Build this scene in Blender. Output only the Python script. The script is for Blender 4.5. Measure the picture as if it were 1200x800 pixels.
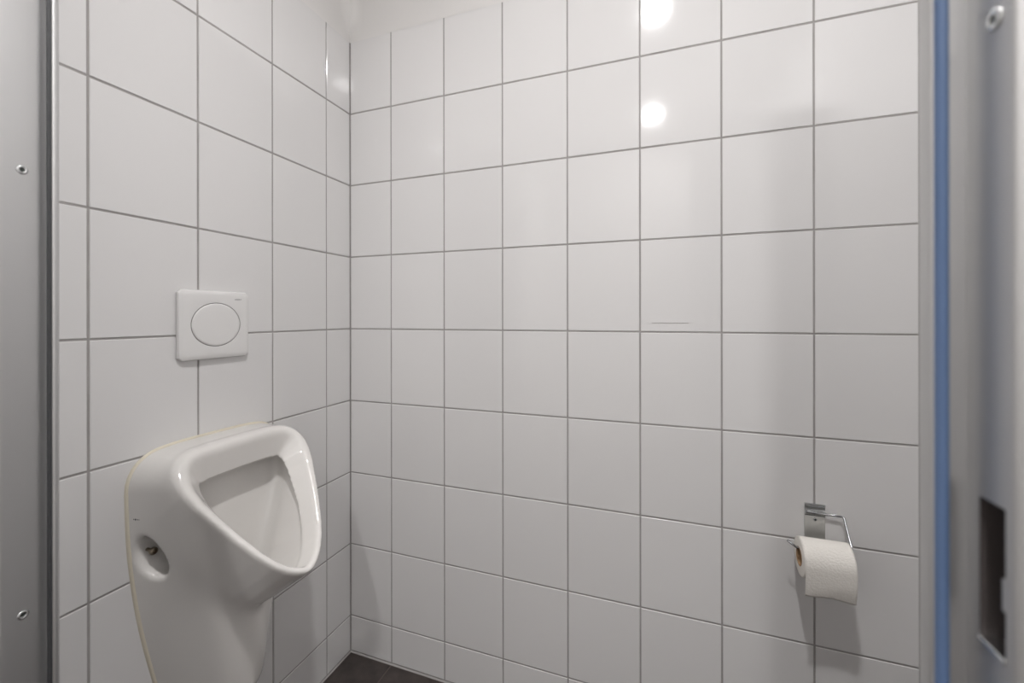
import bpy, bmesh, math, random
import numpy as np
from mathutils import Vector, Matrix

random.seed(7)
for o in list(bpy.data.objects):
    bpy.data.objects.remove(o, do_unlink=True)
SC = bpy.context.scene
COL = SC.collection
# ------------------------------------------------------------------ camera
# World: the far room corner stands at the origin, back wall on y=0 (x>0), left
# wall on x=0 (y<0), floor z=0.  Camera solved from the tile grid (20 x 25 cm tiles).
F_PX, HORIZON, YAW, ROLL = 490.5, 370.55, -0.3401, -0.0014
CAM_POS = Vector((1.0216, -1.1916, 1.170))
cam = bpy.data.cameras.new('camera')
cam_o = bpy.data.objects.new('camera', cam)
COL.objects.link(cam_o)
cam.sensor_fit = 'HORIZONTAL'
cam.sensor_width = 36.0
cam.lens = F_PX / 1200.0 * 36.0
cam.shift_y = -(400.0 - HORIZON) / 1200.0
cam.clip_start = 0.01
fw = Vector((math.sin(YAW), math.cos(YAW), 0))
rt = Vector((math.cos(YAW), -math.sin(YAW), 0))
up = Vector((0, 0, 1))
r2 = rt * math.cos(ROLL) + up * math.sin(ROLL)
u2 = -rt * math.sin(ROLL) + up * math.cos(ROLL)
m = Matrix((r2, u2, -fw)).transposed().to_4x4()
m.translation = CAM_POS
cam_o.matrix_world = m
cam.dof.use_dof = True
cam.dof.focus_distance = 1.25
cam.dof.aperture_fstop = 4.2
SC.camera = cam_o
# ------------------------------------------------------------------ world, lamps' strength, exposure
w = bpy.data.worlds.new('world')
SC.world = w
w.use_nodes = True
w.node_tree.nodes['Background'].inputs[0].default_value = (0.8, 0.85, 0.9, 1)
w.node_tree.nodes['Background'].inputs[1].default_value = 0.0
LAMP_STRENGTH = 860.0
LAMP_COLOR = (1.0, 0.985, 0.985, 1)
SC.view_settings.view_transform = 'Standard'
SC.view_settings.look = 'None'
SC.view_settings.gamma = 1.0
SC.view_settings.use_curve_mapping = False
SC.view_settings.exposure = 0.0

# ------------------------------------------------------------------ materials
def mat(name, color, rough=0.5, metal=0.0, coat=0.0, vary=0.0, bump=None, noise_col=None, spec=0.5):
    mt = bpy.data.materials.new(name)
    mt.use_nodes = True
    nt = mt.node_tree
    b = nt.nodes['Principled BSDF']
    b.inputs['Base Color'].default_value = (*color, 1)
    b.inputs['Roughness'].default_value = rough
    b.inputs['Metallic'].default_value = metal
    b.inputs['Coat Weight'].default_value = coat
    b.inputs['Coat Roughness'].default_value = 0.05
    b.inputs['Specular IOR Level'].default_value = spec
    tc = nt.nodes.new('ShaderNodeTexCoord')
    if noise_col or vary:
        src = None
        if noise_col:                       # (second colour, scale, contrast low, high)
            n = nt.nodes.new('ShaderNodeTexNoise')
            n.inputs['Scale'].default_value = noise_col[1]
            n.inputs['Detail'].default_value = 6
            nt.links.new(tc.outputs['Object'], n.inputs['Vector'])
            r = nt.nodes.new('ShaderNodeMapRange')
            r.inputs['From Min'].default_value = noise_col[2]
            r.inputs['From Max'].default_value = noise_col[3]
            nt.links.new(n.outputs['Fac'], r.inputs['Value'])
            mx = nt.nodes.new('ShaderNodeMix')
            mx.data_type = 'RGBA'
            mx.inputs['A'].default_value = (*color, 1)
            mx.inputs['B'].default_value = (*noise_col[0], 1)
            nt.links.new(r.outputs['Result'], mx.inputs['Factor'])
            src = mx.outputs['Result']
        if vary:
            oi = nt.nodes.new('ShaderNodeObjectInfo')
            mr = nt.nodes.new('ShaderNodeMapRange')
            mr.inputs['To Min'].default_value = 1 - vary
            mr.inputs['To Max'].default_value = 1 + vary
            nt.links.new(oi.outputs['Random'], mr.inputs['Value'])
            hv = nt.nodes.new('ShaderNodeHueSaturation')
            hv.inputs['Color'].default_value = (*color, 1)
            if src:
                nt.links.new(src, hv.inputs['Color'])
            nt.links.new(mr.outputs['Result'], hv.inputs['Value'])
            src = hv.outputs['Color']
        nt.links.new(src, b.inputs['Base Color'])
    if bump:                                # (scale, strength, distance[, stretch])
        n = nt.nodes.new('ShaderNodeTexNoise')
        n.inputs['Scale'].default_value = bump[0]
        n.inputs['Detail'].default_value = 3
        if len(bump) > 3:
            mp = nt.nodes.new('ShaderNodeMapping')
            mp.inputs['Scale'].default_value = bump[3]
            nt.links.new(tc.outputs['Object'], mp.inputs['Vector'])
            nt.links.new(mp.outputs['Vector'], n.inputs['Vector'])
        else:
            nt.links.new(tc.outputs['Object'], n.inputs['Vector'])
        bp = nt.nodes.new('ShaderNodeBump')
        bp.inputs['Strength'].default_value = bump[1]
        bp.inputs['Distance'].default_value = bump[2]
        nt.links.new(n.outputs['Fac'], bp.inputs['Height'])
        nt.links.new(bp.outputs['Normal'], b.inputs['Normal'])
    return mt

def emit(name, color, strength):
    mt = bpy.data.materials.new(name)
    mt.use_nodes = True
    b = mt.node_tree.nodes['Principled BSDF']
    b.inputs['Base Color'].default_value = (0.9, 0.9, 0.9, 1)
    b.inputs['Emission Color'].default_value = color
    b.inputs['Emission Strength'].default_value = strength
    return mt

M = {
    'tile': mat('white_glazed_tile', (0.70, 0.69, 0.685), 0.07, vary=0.012, bump=(9, 0.10, 0.004), spec=0.5),
    'grout': mat('grey_grout', (0.36, 0.345, 0.335), 0.9, noise_col=((0.30, 0.285, 0.275), 14, 0.35, 0.7), bump=(300, 0.3, 0.001)),
    'plaster': mat('white_wall_paint', (0.68, 0.665, 0.65), 0.8, bump=(120, 0.15, 0.002)),
    'ceil': mat('white_ceiling_paint', (0.86, 0.85, 0.84), 0.9),
    'bounce_paint': mat('bounce_white_wall_paint', (0.87, 0.86, 0.855), 0.7, bump=(120, 0.15, 0.002)),  # unseen right wall, lightened beyond the plaster to bounce light onto the left wall
    'floor_tile': mat('brown_grey_floor_tile', (0.060, 0.048, 0.044), 0.55, vary=0.10, noise_col=((0.035, 0.028, 0.026), 22, 0.35, 0.65), bump=(60, 0.25, 0.002)),
    'floor_grout': mat('dark_floor_grout', (0.11, 0.09, 0.082), 0.9),
    'ceramic': mat('white_vitreous_china', (0.71, 0.69, 0.665), 0.09, coat=0.3, spec=0.5),
    'sealant': mat('yellowed_cream_sealant', (0.65, 0.60, 0.49), 0.5),
    'plastic': mat('white_glossy_plastic', (0.73, 0.72, 0.71), 0.22),
    'groove': mat('dark_gap', (0.10, 0.09, 0.08), 0.8),
    'print': mat('dark_grey_print', (0.06, 0.06, 0.065), 0.6),
    'alu': mat('satin_anodised_aluminium', (0.54, 0.54, 0.54), 0.33, metal=0.9, bump=(40, 0.06, 0.001, (30, 30, 0.6))),
    'steel': mat('zinc_plated_steel', (0.62, 0.63, 0.63), 0.22, metal=1.0),
    'chrome': mat('polished_chrome', (0.40, 0.41, 0.42), 0.2, metal=1.0),
    'dark_steel': mat('dark_socket_steel', (0.05, 0.06, 0.055), 0.5, metal=0.6),
    'blue_seal': mat('blue_rubber_seal', (0.085, 0.14, 0.26), 0.45),
    'dark_seal': mat('dark_rubber_seal', (0.025, 0.026, 0.028), 0.5),
    'panel': mat('grey_laminate', (0.42, 0.42, 0.415), 0.4, bump=(80, 0.05, 0.001)),
    'pocket': mat('dark_lock_pocket', (0.06, 0.05, 0.048), 0.7),
    'brass': mat('brass_bolt', (0.26, 0.22, 0.17), 0.45, metal=1.0),
    'paper': mat('white_tissue_paper', (0.82, 0.79, 0.74), 0.95, bump=(230, 0.5, 0.0025), spec=0.1),
    'card': mat('brown_cardboard_core', (0.36, 0.23, 0.13), 0.9),
    'scratch': mat('grey_hairline_scratch', (0.40, 0.38, 0.37), 0.6),
    'lamp_ring': mat('white_lamp_ring', (0.8, 0.8, 0.8), 0.4),
    'lamp_glow': emit('lit_frosted_diffuser', LAMP_COLOR, LAMP_STRENGTH),
}

# ------------------------------------------------------------------ helpers
def link(name, me, material=None, parent=None, loc=(0, 0, 0), rot=(0, 0, 0), smooth=False):
    o = bpy.data.objects.new(name, me)
    COL.objects.link(o)
    if material is not None:
        if len(me.materials) == 0:
            me.materials.append(M[material])
    o.location = loc
    o.rotation_euler = rot
    if parent:
        o.parent = parent
    if smooth:
        me.polygons.foreach_set('use_smooth', [True] * len(me.polygons))
    return o

def empty(name, loc=(0, 0, 0)):
    o = bpy.data.objects.new(name, None)
    COL.objects.link(o)
    o.location = loc
    o.empty_display_size = 0.05
    return o

def tag(o, label=None, cat=None, group=None, kind=None):
    if label: o['label'] = label
    if cat: o['category'] = cat
    if group: o['group'] = group
    if kind: o['kind'] = kind
    return o

def mesh(name, v, f):
    me = bpy.data.meshes.new(name)
    me.from_pydata([tuple(p) for p in v], [], f)
    me.update()
    return me

def bm_mesh(name, bm):
    me = bpy.data.meshes.new(name)
    bm.to_mesh(me)
    bm.free()
    return me

def box_mesh(name, a, b, bevel=0.0, seg=2):
    bm = bmesh.new()
    bmesh.ops.create_cube(bm, size=1)
    for v in bm.verts:
        v.co = Vector([(a[i] + b[i]) / 2 + v.co[i] * (b[i] - a[i]) for i in range(3)])
    if bevel:
        bmesh.ops.bevel(bm, geom=bm.edges[:], offset=bevel, segments=seg, affect='EDGES', profile=0.5)
    return bm_mesh(name, bm)

def tube_mesh(name, pts, rad, n=12, sub=6):
    """round wire along a rounded polyline"""
    P = [Vector(p) for p in pts]
    T0 = (P[1] - P[0]).normalized()
    ref = Vector((0, 0, 1)) if abs(T0.z) < 0.9 else Vector((1, 0, 0))
    N = T0.cross(ref).normalized()
    V, Fc = [], []
    for i, p in enumerate(P):
        t = ((P[min(i + 1, len(P) - 1)] - P[max(i - 1, 0)])).normalized()
        N = (N - t * N.dot(t)).normalized()
        B = t.cross(N)
        for k in range(n):
            a = 2 * math.pi * k / n
            V.append(p + (N * math.cos(a) + B * math.sin(a)) * rad)
    for i in range(len(P) - 1):
        for k in range(n):
            Fc.append((i * n + k, i * n + (k + 1) % n, (i + 1) * n + (k + 1) % n, (i + 1) * n + k))
    Fc.append(tuple(reversed(range(n))))
    Fc.append(tuple(range((len(P) - 1) * n, len(P) * n)))
    return mesh(name, V, Fc)

def round_path(pts, r, seg=6):
    P = [Vector(p) for p in pts]
    out = [P[0]]
    for i in range(1, len(P) - 1):
        a, b, c = P[i - 1], P[i], P[i + 1]
        ra = min(r, (a - b).length * 0.45)
        rc = min(r, (c - b).length * 0.45)
        p0 = b + (a - b).normalized() * ra
        p2 = b + (c - b).normalized() * rc
        for k in range(seg + 1):
            t = k / seg
            out.append(p0 * (1 - t) ** 2 + b * 2 * t * (1 - t) + p2 * t * t)
    out.append(P[-1])
    return out

def lathe_mesh(name, prof, n=48, axis='z', close=False):
    """prof: (radius, height) pairs turned about an axis"""
    V, Fc = [], []
    for (r, h) in prof:
        for k in range(n):
            a = 2 * math.pi * k / n
            c, s = r * math.cos(a), r * math.sin(a)
            V.append({'z': (c, s, h), 'x': (h, c, s), 'y': (c, h, s)}[axis])
    m_ = len(prof)
    rng = range(m_) if close else range(m_ - 1)
    for i in rng:
        j = (i + 1) % m_
        for k in range(n):
            Fc.append((i * n + k, i * n + (k + 1) % n, j * n + (k + 1) % n, j * n + k))
    if not close:
        if prof[0][0] > 1e-6: Fc.append(tuple(range(n)))
        if prof[-1][0] > 1e-6: Fc.append(tuple(range((m_ - 1) * n, m_ * n)))
    me = mesh(name, V, Fc)
    bm = bmesh.new(); bm.from_mesh(me)
    bmesh.ops.remove_doubles(bm, verts=bm.verts, dist=1e-6)
    bmesh.ops.recalc_face_normals(bm, faces=bm.faces)
    bm.to_mesh(me); bm.free()
    return me

def sharp_smooth(o, deg=35):
    me = o.data
    me.polygons.foreach_set('use_smooth', [True] * len(me.polygons))
    bm = bmesh.new(); bm.from_mesh(me)
    for e in bm.edges:
        if len(e.link_faces) == 2 and e.calc_face_angle(0) > math.radians(deg):
            e.smooth = False
    bm.to_mesh(me); bm.free()

# ------------------------------------------------------------------ room shell
TW, TH, GAP, TT = 0.2005, 0.25, 0.0042, 0.008     # tile pitch, grout joint, tile thickness
B0, L0 = 0.1681, 0.1099                           # cut tiles beside the corner
ZT = 2.127                                        # top of the tiling
ROOM_X, ROOM_Y, CEIL = 1.68, -2.75, 2.76
CUB_X, YI, YO = ROOM_X, -0.900, -0.945              # cubicle side panel; door frame inner and outer face

floor = tag(link('floor', box_mesh('floor', (-0.2, ROOM_Y - 0.1, -0.1), (ROOM_X + 0.1, 0.2, -0.0012)), 'floor_grout'), kind='structure')
ceiling = tag(link('ceiling', box_mesh('ceiling', (-0.2, ROOM_Y - 0.1, CEIL), (ROOM_X + 0.1, 0.2, CEIL + 0.1)), 'ceil'), kind='structure')
wall_back = tag(link('wall_back', box_mesh('wall_back', (-0.2, 0.0014, 0), (ROOM_X + 0.1, 0.15, CEIL)), 'grout'), kind='structure')
wall_left = tag(link('wall_left', box_mesh('wall_left', (-0.15, ROOM_Y, 0), (-0.0014, 0.0014, CEIL)), 'grout'), kind='structure')
wall_right = tag(link('wall_right', box_mesh('wall_right', (ROOM_X, ROOM_Y, 0), (ROOM_X + 0.15, 0.0014, CEIL)), 'bounce_paint'), kind='structure')
wall_rear = tag(link('wall_rear', box_mesh('wall_rear', (-0.15, ROOM_Y - 0.1, 0), (ROOM_X + 0.1, ROOM_Y, CEIL)), 'plaster'), kind='structure')

# painted plaster above the tiles, rounded out in the corner
def plaster_sheet():
    R = 0.055
    pts = [(0.0004, ROOM_Y)]
    pts += [(0.0004, -R)]
    for k in range(1, 12):
        a = math.pi / 2 * k / 12
        pts.append((R - (R - 0.0004) * math.cos(a), -R + (R - 0.0004) * math.sin(a)))
    pts += [(R, -0.0004), (ROOM_X, -0.0004)]
    return pts
pp = plaster_sheet()
def extrude_line(name, pts, z0, z1):
    V = [(x, y, z0) for x, y in pts] + [(x, y, z1) for x, y in pts]
    n = len(pts)
    return mesh(name, V, [(i, i + 1, n + i + 1, n + i) for i in range(n - 1)])
mid = len(pp) // 2
def blend_plaster(name, pts, sharp):
    """flush with the tile tops, its inner corner rounding out within a few centimetres above them"""
    zs = [ZT - 0.0015, ZT + 0.015, ZT + 0.04, ZT + 0.09, CEIL]
    fs = [0.0, 0.15, 0.5, 1.0, 1.0]
    V = []
    for z, f in zip(zs, fs):
        for (x, y), (sx, sy) in zip(pts, sharp):
            V.append((sx + (x - sx) * f, sy + (y - sy) * f, z))
    n = len(pts)
    Fc = [(j * n + i, j * n + i + 1, (j + 1) * n + i + 1, (j + 1) * n + i) for j in range(len(zs) - 1) for i in range(n - 1)]
    return mesh(name, V, Fc)
sharp = []
for (x, y) in pp:
    if y <= -0.055 + 1e-9: sharp.append((0.0004, y))
    elif x >= 0.055 - 1e-9: sharp.append((x, -0.0004))
    else:
        k = math.atan2(y + 0.055, 0.055 - x) / (math.pi / 2)
        sharp.append((0.0004, -0.055 + 0.0546 * k * 2) if k < 0.5 else (0.0004 + 0.0546 * (k * 2 - 1), -0.0004))
h_ = 1 + 6
link('plaster', blend_plaster('plaster_left', pp[:h_ + 1], sharp[:h_ + 1]), 'plaster', wall_left, smooth=True)
# painted below tile height in the anteroom
link('plaster', mesh('plaster_low', [(0.0002, -0.958, 0), (0.0002, ROOM_Y, 0), (0.0002, ROOM_Y, ZT), (0.0002, -0.958, ZT)], [(0, 1, 2, 3)]), 'plaster', wall_left)
link('plaster', blend_plaster('plaster_back', pp[h_:], sharp[h_:]), 'plaster', wall_back, smooth=True)

# glazed wall tiles, each one its own piece with a bevelled glaze edge
_tile = {}
def tile_mesh(wd, ht, bev=0.0011):
    k = (round(wd, 4), round(ht, 4))
    if k not in _tile:
        V = []
        for (ins, d) in ((0, -TT), (0, -bev), (bev, 0)):
            x, y = wd / 2 - ins, ht / 2 - ins
            V += [(-x, -y, d), (x, -y, d), (x, y, d), (-x, y, d)]
        Fc = [(8, 9, 10, 11)]
        for r in (0, 4):
            for i in range(4):
                j = (i + 1) % 4
                Fc.append((r + i, r + j, r + 4 + j, r + 4 + i))
        me = mesh('tile', V, Fc)
        me.materials.append(M['tile'])
        _tile[k] = me
    return _tile[k]

rows = []
z = ZT
while z > 0.02:
    lo = max(z - TH, 0.004)
    rows.append((lo + GAP / 2, z - GAP / 2))
    z -= TH
rows[0] = (rows[0][0], ZT)
cols_b = [(0.0025, B0 - GAP / 2)]
x = B0
while x < CUB_X - 0.02:
    cols_b.append((x + GAP / 2, min(x + TW, CUB_X) - GAP / 2)); x += TW
cols_l = [(0.0025, L0 - GAP / 2)]
y = L0
while y < 0.90 - 0.02:
    cols_l.append((y + GAP / 2, min(y + TW, 0.955) - GAP / 2)); y += TW
rb = Matrix(((1, 0, 0), (0, 0, -1), (0, 1, 0))).to_4x4()      # tile local z -> -y
rl = Matrix(((0, 0, 1), (1, 0, 0), (0, 1, 0))).to_4x4()       # tile local z -> +x
scratch_tile = None
def jitter():
    return Matrix.Rotation(random.gauss(0, 0.0009), 4, 'X') @ Matrix.Rotation(random.gauss(0, 0.0009), 4, 'Y')
for ri, (za, zb) in enumerate(rows):
    for ci, (xa, xb) in enumerate(cols_b):
        o = link('tile', tile_mesh(xb - xa, zb - za), None, wall_back)
        o.matrix_local = Matrix.Translation(((xa + xb) / 2, 0, (za + zb) / 2)) @ rb @ jitter()
        if ri == 3 and ci == 5: scratch_tile = o
    for ci, (ya, yb) in enumerate(cols_l):
        o = link('tile', tile_mesh(yb - ya, zb - za), None, wall_left)
        o.matrix_local = Matrix.Translation((0, -(ya + yb) / 2, (za + zb) / 2)) @ rl @ jitter()
# the thin grey scratch low on one tile
link('scratch', box_mesh('scratch', (-0.070, -0.1005, -0.001), (0.022, -0.0995, 0.0008)), 'scratch', scratch_tile)

# floor tiles inside the cubicle
_ft = {}
def floor_tile(xa, xb, ya, yb):
    k = (round(xb - xa, 4), round(yb - ya, 4))
    if k not in _ft:
        wd, ht = k
        V = []
        for (ins, d) in ((0, -0.008), (0, -0.001), (0.001, 0)):
            a, b = wd / 2 - ins, ht / 2 - ins
            V += [(-a, -b, d), (a, -b, d), (a, b, d), (-a, b, d)]
        Fc = [(8, 9, 10, 11)] + [(r + i, r + (i + 1) % 4, r + 4 + (i + 1) % 4, r + 4 + i) for r in (0, 4) for i in range(4)]
        me = mesh('floor_tile', V, Fc); me.materials.append(M['floor_tile']); _ft[k] = me
    o = link('tile', _ft[k], None, floor)
    o.location = ((xa + xb) / 2, (ya + yb) / 2, 0)
fx = [0.003, B0]
while fx[-1] < ROOM_X - 0.01: fx.append(min(fx[-1] + 0.30, ROOM_X - 0.003))
fy = [-0.003, -0.16]
while fy[-1] > -1.9: fy.append(fy[-1] - 0.30)
for i in range(len(fx) - 1):
    for j in range(len(fy) - 1):
        floor_tile(fx[i] + 0.0018, fx[i + 1] - 0.0018, fy[j + 1] + 0.0018, fy[j] - 0.0018)
# sealant fillet where wall meets floor, and down the corner
tag(link('trim_1', mesh('fillet', [(0, 0, 0.004), (CUB_X, 0, 0.004), (CUB_X, -0.004, 0.0003), (0, -0.004, 0.0003), (0, 0.001, 0), (CUB_X, 0.001, 0)],
    [(0, 3, 2, 1), (0, 1, 5, 4), (3, 4, 5, 2)]), 'grout'), kind='structure')
tag(link('trim_2', mesh('fillet', [(0, 0, 0.004), (0, YI, 0.004), (0.004, YI, 0.0003), (0.004, 0, 0.0003), (-0.001, 0, 0), (-0.001, YI, 0)],
    [(0, 1, 2, 3), (0, 4, 5, 1), (3, 2, 5, 4)]), 'grout'), kind='structure')

# ------------------------------------------------------------------ cubicle front with its aluminium door frame
HEAD = 2.08          # top of the seals
XL, XR, STEP = 0.345, 1.155, 0.0139
TOP = 2.09
def prism(name, poly, z0, z1, skip=()):
    n = len(poly)
    V = [(x, y, z0) for x, y in poly] + [(x, y, z1) for x, y in poly]
    Fc = [(i, (i + 1) % n, n + (i + 1) % n, n + i) for i in range(n) if i not in skip]
    Fc += [tuple(reversed(range(n))), tuple(range(n, 2 * n))]
    return V, Fc

def arc(cx, cy, r, a0, a1, n=5):
    return [(cx + r * math.cos(math.radians(a0 + (a1 - a0) * k / n)), cy + r * math.sin(math.radians(a0 + (a1 - a0) * k / n))) for k in range(n + 1)]

wall_front = tag(empty('wall_front', (0.6, YO, 0)), kind='structure')
wall_front.location = (0, 0, 0)
link('panel', box_mesh('panel_l', (0.0015, -0.934, 0.0), (0.262, -0.914, TOP - 0.01), 0.001), 'panel', wall_front)
link('panel', box_mesh('panel_r', (1.242, -0.934, 0.0), (CUB_X - 0.0015, -0.914, TOP - 0.01), 0.001), 'panel', wall_front)

door = tag(empty('door_1', (0, 0, 0)), kind='structure')
# hinge-side post (left), seen broadside
YS_L, YS_R = -0.9062, -0.9132
rr = 0.0022
poly = [(0.26, YI), *arc(XL - rr, YI - rr, rr, 90, 0), *arc(XL - rr, YS_L + rr, rr, 0, -90),
        (XL - STEP, YS_L), *arc(XL - STEP - rr, YO + rr, rr, 0, -90), (0.26, YO)]
V, Fc = prism('post', poly[::-1], 0, TOP)
post_l = link('frame_post', mesh('post_l', V, Fc), 'alu', door); sharp_smooth(post_l, 50)
# latch-side post (right), with the strike pocket cut in its rebate
XB = XR + STEP
SY0, SY1, SZ0, SZ1 = -0.9385, -0.9220, 1.0135, 1.0820
poly = [(1.245, YI), (1.245, YO), *arc(XB + rr, YO + rr, rr, 270, 180), (XB, YS_R),
        *arc(XR + rr, YS_R + rr, rr, 270, 180), *arc(XR + rr, YI - rr, rr, 180, 90)]
idx = poly.index((XB, YS_R)) - 1
V, Fc = prism('post', poly, 0, TOP, skip=(idx,))
ya, yb = poly[idx][1], YS_R                      # ya (outer) -> yb (inner)
gy, gz = [ya, SY0, SY1, yb], [0, SZ0, SZ1, TOP]
base = len(V)
for zz in gz:
    for yy in gy:
        V.append((XB, yy, zz))
for j in range(3):
    for i in range(3):
        if (i, j) != (1, 1):
            Fc.append((base + j * 4 + i, base + j * 4 + i + 1, base + (j + 1) * 4 + i + 1, base + (j + 1) * 4 + i))
me = mesh('post_r', V, Fc)
bm = bmesh.new(); bm.from_mesh(me); bmesh.ops.recalc_face_normals(bm, faces=bm.faces); bm.to_mesh(me); bm.free()
post_r = link('frame_post', me, 'alu', door); sharp_smooth(post_r, 50)
# strike pocket: an open dark box behind the cut-out
D = 0.016
V = [(XB + 0.0002, SY0, SZ0), (XB + 0.0002, SY1, SZ0), (XB + 0.0002, SY1, SZ1), (XB + 0.0002, SY0, SZ1),
     (XB + D, SY0, SZ0), (XB + D, SY1, SZ0), (XB + D, SY1, SZ1), (XB + D, SY0, SZ1)]
pk = link('strike_pocket', mesh('pocket', V, [(4, 5, 6, 7), (0, 4, 5, 1), (1, 5, 6, 2), (2, 6, 7, 3), (3, 7, 4, 0)]), 'pocket', post_r)
tag(pk, label='dark latch pocket cut into the frame')
link('strike_lip', box_mesh('lip', (XB - 0.0008, SY0 - 0.0006, SZ0 - 0.0020), (XB + 0.007, SY1 + 0.0006, SZ0 + 0.0004), 0.0003), 'steel', post_r)
link('latch_tongue', box_mesh('tongue', (XB + 0.0006, SY0, SZ0 + 0.021), (XB + 0.004, SY0 + 0.0035, SZ0 + 0.036), 0.0004), 'alu', post_r)
# rubber seals on the stop faces
def seal(name, x0, x1, y, z0, z1, material, label):
    c, r = (x0 + x1) / 2, (x1 - x0) / 2
    pts = [(x0, y + 0.001)] + [(c - r * math.cos(a), y - 0.0035 * math.sin(a)) for a in [math.pi * k / 10 for k in range(11)]] + [(x1, y + 0.001)]
    V, Fc = prism('seal', pts, z0, z1)
    o = link('seal', mesh(name, V, Fc), material, door); sharp_smooth(o, 50)
    o['label'] = label
seal('seal_r', XR + 0.0010, XR + 0.0066, YS_R, 0, HEAD, 'blue_seal', 'blue rubber door seal')
seal('seal_l', XL - 0.0075, XL - 0.0022, YS_L, 0, HEAD, 'dark_seal', 'dark rubber door seal')
# caps on the posts
link('post_cap', box_mesh('cap_l', (0.258, YO - 0.001, TOP), (XL - STEP + 0.001, YI + 0.001, TOP + 0.006), 0.001), 'alu', door)
link('post_cap', box_mesh('cap_r', (XR + STEP - 0.001, YO - 0.001, TOP), (1.247, YI + 0.001, TOP + 0.006), 0.001), 'alu', door)
# socket screws in the rebates
def screw(x, y, z, sx):
    prof = [(0.0, 0.0002), (0.0022, 0.0002), (0.0024, 0.0011), (0.0046, 0.0008), (0.0052, 0.0)]
    s = link('screw', lathe_mesh('screw', prof, 20), 'steel', door, (x, y, z), (0, math.radians(90 * sx), 0.0), smooth=True)
    hexv = [(0.0022 * math.cos(a), 0.0022 * math.sin(a), 0.0005) for a in [math.pi / 3 * k + 0.3 for k in range(6)]]
    hexv += [(vx, vy, -0.0005) for vx, vy, _ in hexv]
    link('socket', mesh('socket', hexv, [tuple(range(6))] + [(i, 6 + i, 6 + (i + 1) % 6, (i + 1) % 6) for i in range(6)]), 'dark_steel', s, (0, 0, 0.0002))
screw(XL - STEP, -0.9260, 1.339, 1)
screw(XL - STEP, -0.9258, 0.828, 1)
screw(XB, -0.9324, 1.308, -1)

# ------------------------------------------------------------------ ceiling lamps (reflected in the tiles)
def lamp(loc, label):
    t = tag(empty('ceiling_light', loc), label, 'ceiling lamp', 'round ceiling lamps')
    link('ring', lathe_mesh('ring', [(0.055, 0.0), (0.057, -0.018), (0.062, -0.0215), (0.078, -0.0215), (0.083, -0.018), (0.083, 0.0)], 48, close=True), 'lamp_ring', t, smooth=True)
    link('diffuser', lathe_mesh('diffuser', [(0.0, -0.013), (0.025, -0.0125), (0.038, -0.0105), (0.048, -0.0075), (0.0548, -0.003)], 48), 'lamp_glow', t, smooth=True)
lamp((1.00, -1.10, CEIL), 'round frosted ceiling lamp just outside the cubicle doorway')
lamp((0.97, -2.27, CEIL), 'round frosted ceiling lamp farther out in the washroom')

# ------------------------------------------------------------------ urinal: one glazed ceramic casting, surfaced from its volume
UY = -0.4765
RU = np.array([0.616, -0.788]); RN = np.array([0.788, 0.616]); RP = np.array([0.094, 0.891])   # rim plane in (x, z)

def rim_table():
    # 2-D signed distance of the rim outline, tabulated once
    key = [(0.0, 0.0), (0.0005, 0.06), (0.003, 0.100), (0.009, 0.122), (0.020, 0.138), (0.037, 0.149), (0.060, 0.1555), (0.085, 0.156),
           (0.12, 0.148), (0.17, 0.1285), (0.22, 0.107), (0.265, 0.086), (0.298, 0.066), (0.322, 0.046), (0.338, 0.026), (0.346, 0.010), (0.347, 0.0)]
    poly = np.array(key + [(a, -b) for a, b in key[-2:0:-1]])
    gs, gw = np.arange(-0.25, 0.75, 0.004), np.arange(0, 0.25, 0.004)
    GS, GW = np.meshgrid(gs, gw, indexing='ij')
    best = np.full(GS.shape, 9.0); inside = np.zeros(GS.shape, bool)
    for i in range(len(poly)):
        a, b = poly[i], poly[(i + 1) % len(poly)]
        e = b - a
        px, py = GS - a[0], GW - a[1]
        h = np.clip((px * e[0] + py * e[1]) / max(e @ e, 1e-12), 0, 1)
        best = np.minimum(best, np.hypot(px - e[0] * h, py - e[1] * h))
        c = ((a[1] <= GW) & (b[1] > GW)) | ((b[1] <= GW) & (a[1] > GW))
        if abs(e[1]) > 1e-12:
            inside ^= c & (GS < a[0] + (GW - a[1]) / e[1] * e[0])
    sd = np.where(inside, -best, best)
    return sd
RIM_SD = rim_table()

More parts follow.
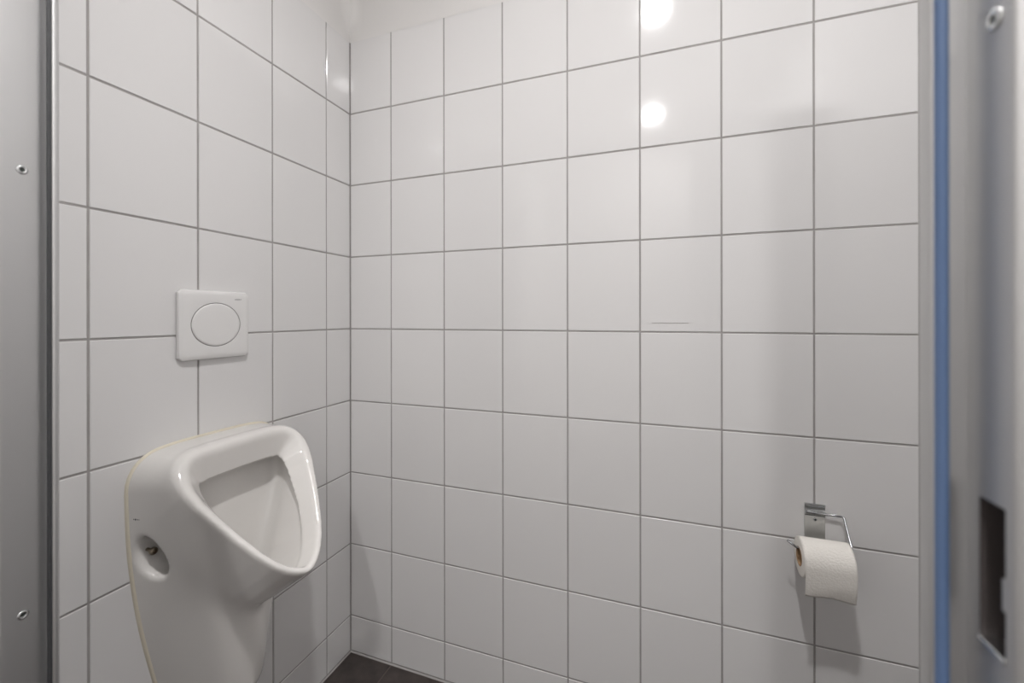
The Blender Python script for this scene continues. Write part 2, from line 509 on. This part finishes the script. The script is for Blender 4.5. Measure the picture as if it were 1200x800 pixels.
def urinal_field(X, Wd, Z):
    aw = np.abs(Wd)
    def smax(a, b, k):
        h = np.clip(0.5 - 0.5 * (b - a) / k, 0, 1)
        return b * (1 - h) + a * h + k * h * (1 - h)
    def smin(a, b, k): return -smax(-a, -b, k)
    s = (X - RP[0]) * RU[0] + (Z - RP[1]) * RU[1]
    t = -((X - RP[0]) * RN[0] + (Z - RP[1]) * RN[1])
    sd = RIM_SD
    fi = np.clip((s + 0.25) / 0.004, 0, sd.shape[0] - 1.001); fj = np.clip(aw / 0.004, 0, sd.shape[1] - 1.001)
    i0, j0 = fi.astype(int), fj.astype(int); a, b = fi - i0, fj - j0
    d2 = (sd[i0, j0] * (1 - a) * (1 - b) + sd[i0 + 1, j0] * a * (1 - b) + sd[i0, j0 + 1] * (1 - a) * b + sd[i0 + 1, j0 + 1] * a * b)
    # shell on the wall: horizontal sections tapering to a narrow front
    zz = [0.27, 0.30, 0.39, 0.47, 0.55, 0.63, 0.70, 0.84, 0.90]
    zf = np.arange(0.15, 1.03, 0.004)
    def soft(vals):                          # table eased so that no section change shows as a crease
        v = np.interp(zf, zz, vals)
        for _ in range(3):
            v = np.convolve(np.pad(v, 7, mode='edge'), np.ones(15) / 15, mode='valid')
        return np.interp(Z, zf, v)
    W = soft([0.098, 0.108, 0.128, 0.145, 0.159, 0.168, 0.174, 0.177, 0.175])
    Dp = soft([0.120, 0.132, 0.138, 0.140, 0.142, 0.145, 0.150, 0.145, 0.13])
    Fr = soft([0.030, 0.034, 0.042, 0.052, 0.070, 0.100, 0.128, 0.158, 0.160])
    ln = np.hypot(Dp, W - Fr)
    side = ((aw - W) * Dp + X * (W - Fr)) / ln
    A = smax(side, X - Dp, 0.045)
    A = smax(A, Z - (0.889 - 0.02 * (aw / 0.17) ** 4), 0.055)
    A = smax(A, 0.283 - Z, 0.04)
    B = smax(d2 + 0.035 * t + 0.35 * np.clip(t - 0.12, 0, 1) ** 2 * 2, -t, 0.001)
    B = smax(B, t - 0.235, 0.05)
    body = smin(A, B, 0.024)
    body = smax(body, -t, 0.018)
    # cavity: sloping inner rim band, then the undercut bowl
    sl = np.interp(s, [0.06, 0.13, 0.20, 0.30], [1.0, 0.72, 0.45, 0.25])
    f1 = smax(d2 + 0.013 + sl * t, t - 0.075, 0.002)
    c2 = smax(d2 + 0.022 + 0.05 * t, 0.046 + (0.80 - Z) * 0.14 - X, 0.040)
    c2 = smax(c2, 0.048 - t, 0.010)
    cav = smin(f1, c2, 0.005)
    body = smax(body, -cav, 0.009)
    # the fixing openings low on both flanks
    ex, ez = X - 0.041, Z - 0.676
    lean = 0.22
    qx, qz = ex * math.cos(lean) + ez * math.sin(lean), -ex * math.sin(lean) + ez * math.cos(lean)
    el = (np.sqrt((qx / 0.029) ** 2 + (qz / 0.048) ** 2) - 1) * 0.03
    hole = smax(el + 0.12 * np.clip(0.165 - aw, 0, 1), 0.098 - aw, 0.006)
    body = smax(body, -hole, 0.008)
    return np.maximum(body, 0.0003 - X)

def surface_nets(x0, x1, w0, w1, z0, z1, h):
    xs, ws, zs = np.arange(x0, x1, h), np.arange(w0, w1, h), np.arange(z0, z1, h)
    X, Wd, Z = np.meshgrid(xs, ws, zs, indexing='ij')
    f = urinal_field(X, Wd, Z)
    nx, ny, nz = f.shape
    acc = np.zeros((nx - 1, ny - 1, nz - 1, 3)); cnt = np.zeros((nx - 1, ny - 1, nz - 1))
    corners = [(i, j, k) for i in (0, 1) for j in (0, 1) for k in (0, 1)]
    def sl(c): return f[c[0]:nx - 1 + c[0], c[1]:ny - 1 + c[1], c[2]:nz - 1 + c[2]]
    for a in corners:
        for ax in range(3):
            if a[ax] == 0:
                b = list(a); b[ax] = 1; b = tuple(b)
                fa, fb = sl(a), sl(b)
                m_ = (fa < 0) != (fb < 0)
                t = np.where(m_, fa / np.where(m_, fa - fb, 1), 0)
                for d in range(3):
                    acc[..., d] += np.where(m_, a[d] + (t if d == ax else 0), 0)
                cnt += m_
    act = cnt > 0
    ids = np.full(act.shape, -1); ids[act] = np.arange(act.sum())
    cell = np.argwhere(act)
    P = (cell + acc[act] / cnt[act][:, None]) * h + np.array([x0, w0, z0])
    quads = []
    for ax in range(3):
        lo = [slice(None)] * 3; hi = [slice(None)] * 3
        lo[ax] = slice(0, -1); hi[ax] = slice(1, None)
        ch = (f[tuple(lo)] < 0) != (f[tuple(hi)] < 0)
        neg = f[tuple(lo)] < 0
        o1, o2 = (ax + 1) % 3, (ax + 2) % 3
        E = np.argwhere(ch)
        E = E[(E[:, o1] > 0) & (E[:, o2] > 0) & (E[:, o1] < f.shape[o1] - 1) & (E[:, o2] < f.shape[o2] - 1)]
        ng = neg[E[:, 0], E[:, 1], E[:, 2]]
        def cid(d1, d2):
            q = E.copy(); q[:, o1] -= d1; q[:, o2] -= d2
            return ids[q[:, 0], q[:, 1], q[:, 2]]
        Q = np.stack([cid(1, 1), cid(0, 1), cid(0, 0), cid(1, 0)], 1)
        Q[~ng] = Q[~ng][:, ::-1]
        quads.append(Q)
    Q = np.concatenate(quads)
    # gentle relaxation of the glaze
    for it in range(4):
        lam = 0.5 if it % 2 == 0 else -0.45
        S = np.zeros_like(P); n = np.zeros(len(P))
        for a, b in ((0, 1), (1, 2), (2, 3), (3, 0)):
            np.add.at(S, Q[:, a], P[Q[:, b]]); np.add.at(n, Q[:, a], 1)
            np.add.at(S, Q[:, b], P[Q[:, a]]); np.add.at(n, Q[:, b], 1)
        P = P + lam * (S / np.maximum(n, 1)[:, None] - P)
    return P, Q

urinal = tag(empty('urinal', (0, UY, 0.283)), 'white ceramic wall urinal with rounded triangular rim under the flush plate', 'urinal')
P, Q = surface_nets(-0.006, 0.345, -0.196, 0.1965, 0.268, 0.905, 0.0036)
P[:, 2] -= 0.283
me = bpy.data.meshes.new('urinal_body')
me.from_pydata(P.tolist(), [], Q.tolist()); me.update()
link('body', me, 'ceramic', urinal, smooth=True)
# yellowed sealant bead round the contact with the wall (outline sampled from the same volume)
def outline():
    xq = 0.004
    pts = []
    c = (0.0, 0.60)
    for k in range(144):
        a = 2 * math.pi * k / 144
        lo, hi = 0.02, 0.5
        for _ in range(26):
            md = (lo + hi) / 2
            v = urinal_field(np.array([xq]), np.array([c[0] + md * math.cos(a)]), np.array([c[1] + md * math.sin(a)]))[0]
            if v < 0: lo = md
            else: hi = md
        pts.append((c[0] + lo * math.cos(a), c[1] + lo * math.sin(a)))
    return pts
V, Fc = [], []
ol = outline(); n = len(ol)
for i, (a, b) in enumerate(ol):
    p, q = Vector(ol[i - 1]), Vector(ol[(i + 1) % n])
    tn = (q - p).normalized(); nr = Vector((tn.y, -tn.x))
    for off, xx in ((-0.002, 0.0058), (0.0012, 0.0052), (0.0034, 0.0028), (0.0042, 0.0)):
        V.append((xx, a + nr.x * off, b + nr.y * off - 0.283))
for i in range(n):
    for j in range(3):
        Fc.append((i * 4 + j, i * 4 + j + 1, ((i + 1) % n) * 4 + j + 1, ((i + 1) % n) * 4 + j))
o = link('sealant', mesh('sealant', V, Fc), 'sealant', urinal, smooth=True)
o['label'] = 'yellowed cream sealant bead along the wall'
# brass fixing bolts inside the side openings
for sg in (-1, 1):
    bo = link('fixing_bolt', lathe_mesh('bolt', [(0.0034, -0.006), (0.0034, 0.016), (0.0072, 0.016), (0.0074, 0.0215), (0.0042, 0.0235), (0.0036, 0.019), (0.0, 0.019)], 16, axis='x'), 'brass', urinal,
         (0.014, sg * 0.1465, 0.686 - 0.283))
# small dark maker's mark above the opening, unreadable
def flank(xq, zq):
    lo, hi = 0.05, 0.25
    for _ in range(30):
        md = (lo + hi) / 2
        if urinal_field(np.array([xq]), np.array([md]), np.array([zq]))[0] < 0: lo = md
        else: hi = md
    return lo
mv, mf = [], []
for (dx, wd, ht) in ((-0.0055, 0.0028, 0.0026), (-0.0014, 0.0040, 0.0040), (0.0032, 0.0030, 0.0026), (0.0068, 0.0022, 0.0020)):
    b = len(mv)
    for k in range(8):
        a = 2 * math.pi * k / 8
        px, pz = 0.022 + dx + wd / 2 * math.cos(a), 0.760 + ht / 2 * math.sin(a)
        mv.append((px, -flank(px, pz) - 0.0004, pz - 0.283))
    mf.append(tuple(range(b, b + 8)))
o = link('printed_mark', mesh('mark', mv, mf), 'print', urinal)
o['label'] = 'tiny dark printed mark'

# ------------------------------------------------------------------ flush plate
fp = tag(empty('flush_plate', (0.0, UY, 1.151)), 'square white plastic flush plate with round push button above the urinal', 'flush plate')
def plate_mesh():
    """rounded square plate with a round button well; local x out of the wall, y along it, z up"""
    N = 64
    def ring(half, r, xx, dz=0.0):
        out = []
        for k in range(N):
            a = 2 * math.pi * (k + 0.5) / N
            c, s = math.cos(a), math.sin(a)
            m_ = max(abs(c), abs(s))
            py, pz = c / m_ * half, s / m_ * half
            ix, iz = half - r, half - r
            if abs(py) > ix and abs(pz) > iz:
                ddx, ddz = abs(py) - ix, abs(pz) - iz
                L = math.hypot(ddx, ddz)
                py = math.copysign(ix + ddx / L * r, py); pz = math.copysign(iz + ddz / L * r, pz)
            out.append((xx, py, pz + dz))
        return out
    def circ(r, xx):
        return [(xx, r * 0.995 * math.cos(2 * math.pi * (k + 0.5) / N), r * 0.905 * math.sin(2 * math.pi * (k + 0.5) / N)) for k in range(N)]
    rings = [ring(0.0775, 0.003, 0.0), ring(0.0795, 0.003, 0.002), ring(0.0800, 0.003, 0.006), ring(0.0785, 0.004, 0.0100), ring(0.074, 0.004, 0.0125),
             ring(0.068, 0.004, 0.0132), circ(0.0600, 0.0134), circ(0.0572, 0.0133), circ(0.0566, 0.0126), circ(0.0564, 0.009)]
    V = [p for r in rings for p in r]
    Fc = []
    for i in range(len(rings) - 1):
        for k in range(N):
            Fc.append((i * N + k, i * N + (k + 1) % N, (i + 1) * N + (k + 1) % N, (i + 1) * N + k))
    Fc.append(tuple(range((len(rings) - 1) * N, len(rings) * N)))
    return mesh('plate', [(a, b * 1.06, c * 1.025) for a, b, c in V], Fc)
pl = link('plate', plate_mesh(), 'plastic', fp); sharp_smooth(pl, 40)
def oval(me):
    for v in me.vertices: v.co.y *= 0.995 * 1.06; v.co.z *= 0.905 * 1.025
    return me
link('gap_ring', oval(lathe_mesh('gap', [(0.0550, 0.0092), (0.0564, 0.0092), (0.05645, 0.0122), (0.0550, 0.0122)], 64, axis='x', close=True)), 'groove', fp)
bt = link('button', oval(lathe_mesh('button', [(0.0552, 0.009), (0.0552, 0.0128), (0.0545, 0.0136), (0.050, 0.0141), (0.030, 0.0136), (0.0, 0.0132)], 64, axis='x')), 'plastic', fp); sharp_smooth(bt, 50)
link('plate_screw', lathe_mesh('pscrew', [(0.0, 0.0006), (0.0016, 0.0006), (0.002, 0.0)], 12), 'dark_steel', fp, (0.006, -0.066, -0.0797), (math.radians(180), 0, 0))
tx = bpy.data.curves.new('lettering', 'FONT')
tx.body = 'GEBERIT'; tx.size = 0.0045; tx.align_x = 'CENTER'; tx.align_y = 'CENTER'; tx.extrude = 0.00005; tx.space_character = 1.1
to = bpy.data.objects.new('tmp_text', tx); COL.objects.link(to)
dg = bpy.context.evaluated_depsgraph_get()
tme = bpy.data.meshes.new_from_object(to.evaluated_get(dg))
bpy.data.objects.remove(to, do_unlink=True)
tme.materials.clear()
lt = link('lettering', tme, 'print', fp, (0.0134, 0.0535, 0.0620), (math.radians(90), 0, math.radians(90)))
lt['label'] = 'tiny grey maker lettering'

# ------------------------------------------------------------------ toilet roll holder and roll
hx = 1.3705
th = tag(empty('toilet_roll_holder', (hx, 0, 0.60)), 'chrome wire toilet roll holder screwed to the tiled wall', 'roll holder')
def hp(x, y, z): return (x - hx, y, z - 0.60)
pm = bmesh.new()
prof = [(-0.0004, 0.594), (-0.0026, 0.594), (-0.0026, 0.690), (-0.0060, 0.694), (-0.0085, 0.699), (-0.0060, 0.704), (-0.0030, 0.706), (-0.0030, 0.712),
        (-0.0055, 0.717), (-0.0045, 0.7195), (-0.0004, 0.7195)]
x0, x1 = 1.3500, 1.3915
V = [hp(x0, yy, zz) for yy, zz in prof] + [hp(x1, yy, zz) for yy, zz in prof]
n = len(prof)
Fc = [(i, (i + 1) % n, n + (i + 1) % n, n + i) for i in range(n)] + [tuple(reversed(range(n))), tuple(range(n, 2 * n))]
me = mesh('back_plate', V, Fc)
bm = bmesh.new(); bm.from_mesh(me); bmesh.ops.recalc_face_normals(bm, faces=bm.faces); bm.to_mesh(me); bm.free(); pm.free()
link('back_plate', me, 'steel', th)
ps = link('screw', lathe_mesh('hscrew', [(0.0, 0.0016), (0.0035, 0.0014), (0.0042, 0.0)], 20), 'steel', th, hp(1.3715, -0.0026, 0.682), (math.radians(90), 0, 0), smooth=True)
link('socket', lathe_mesh('hsocket', [(0.0, 0.0020), (0.0024, 0.0018), (0.0026, 0.001)], 12), 'dark_steel', ps)
path = round_path([hp(1.3535, -0.0075, 0.699), hp(1.4250, -0.0125, 0.701), hp(1.4225, -0.063, 0.652), hp(1.4215, -0.068, 0.6375), hp(1.3180, -0.0665, 0.6375), hp(1.2990, -0.063, 0.650)], 0.006, 8)
wr = link('wire_arm', tube_mesh('wire', path, 0.0025, 14), 'chrome', th, smooth=True)

RX0, RX1, RYC, RZC, RR = 1.3215, 1.4165, -0.0665, 0.6195, 0.0425
roll = tag(empty('toilet_roll', (RX0, RYC, RZC)), 'white toilet paper roll hanging on the wire holder', 'toilet roll')
L = RX1 - RX0
rp = []
for (r, h) in ((0.0206, 0.0), (RR - 0.0025, 0.0), (RR - 0.0008, 0.0006), (RR, 0.003)): rp.append((r, h))
for k in range(1, 12): rp.append((RR + 0.0004 * math.sin(k * 1.7), 0.003 + (L - 0.006) * k / 12))
for (r, h) in ((RR, L - 0.003), (RR - 0.0008, L - 0.0006), (RR - 0.0025, L), (0.0206, L)): rp.append((r, h))
pr = link('paper', lathe_mesh('paper', rp, 72, axis='x', close=True), 'paper', roll); sharp_smooth(pr, 60)
link('core', lathe_mesh('core', [(0.0198, -0.0006), (0.0207, -0.0006), (0.0207, L + 0.0006), (0.0198, L + 0.0006)], 48, axis='x', close=True), 'card', roll, smooth=False)
# loose end: leaves the roll at the top front, follows it, then hangs free
sv, sf = [], []
NS, NL = 24, 30
for j in range(NS + 1):
    u = j / NS
    for i in range(NL + 1):
        t = i / NL
        if t < 0.45:
            a = math.radians(100 - 100 * t / 0.45)
            yy, zz = -(RR + 0.0012 + 0.001 * t) * math.cos(a), (RR + 0.0012) * math.sin(a)
        else:
            q = (t - 0.45) / 0.55
            yy = -(RR + 0.0017) + 0.010 * q * q + 0.0012 * math.sin(5 * q + 3 * u) * q
            zz = -0.066 * q * (1 + 0.03 * u) - 0.0018 * math.sin(7 * u + 1) * q
        sv.append((0.0005 + (L - 0.001) * u + 0.0022 * max(0, t - 0.45), yy, zz))
for j in range(NS):
    for i in range(NL):
        a = j * (NL + 1) + i
        sf.append((a, a + NL + 1, a + NL + 2, a + 1))
sh = link('loose_sheet', mesh('sheet', sv, sf), 'paper', roll, smooth=True)
so = sh.modifiers.new('thickness', 'SOLIDIFY'); so.thickness = 0.0006
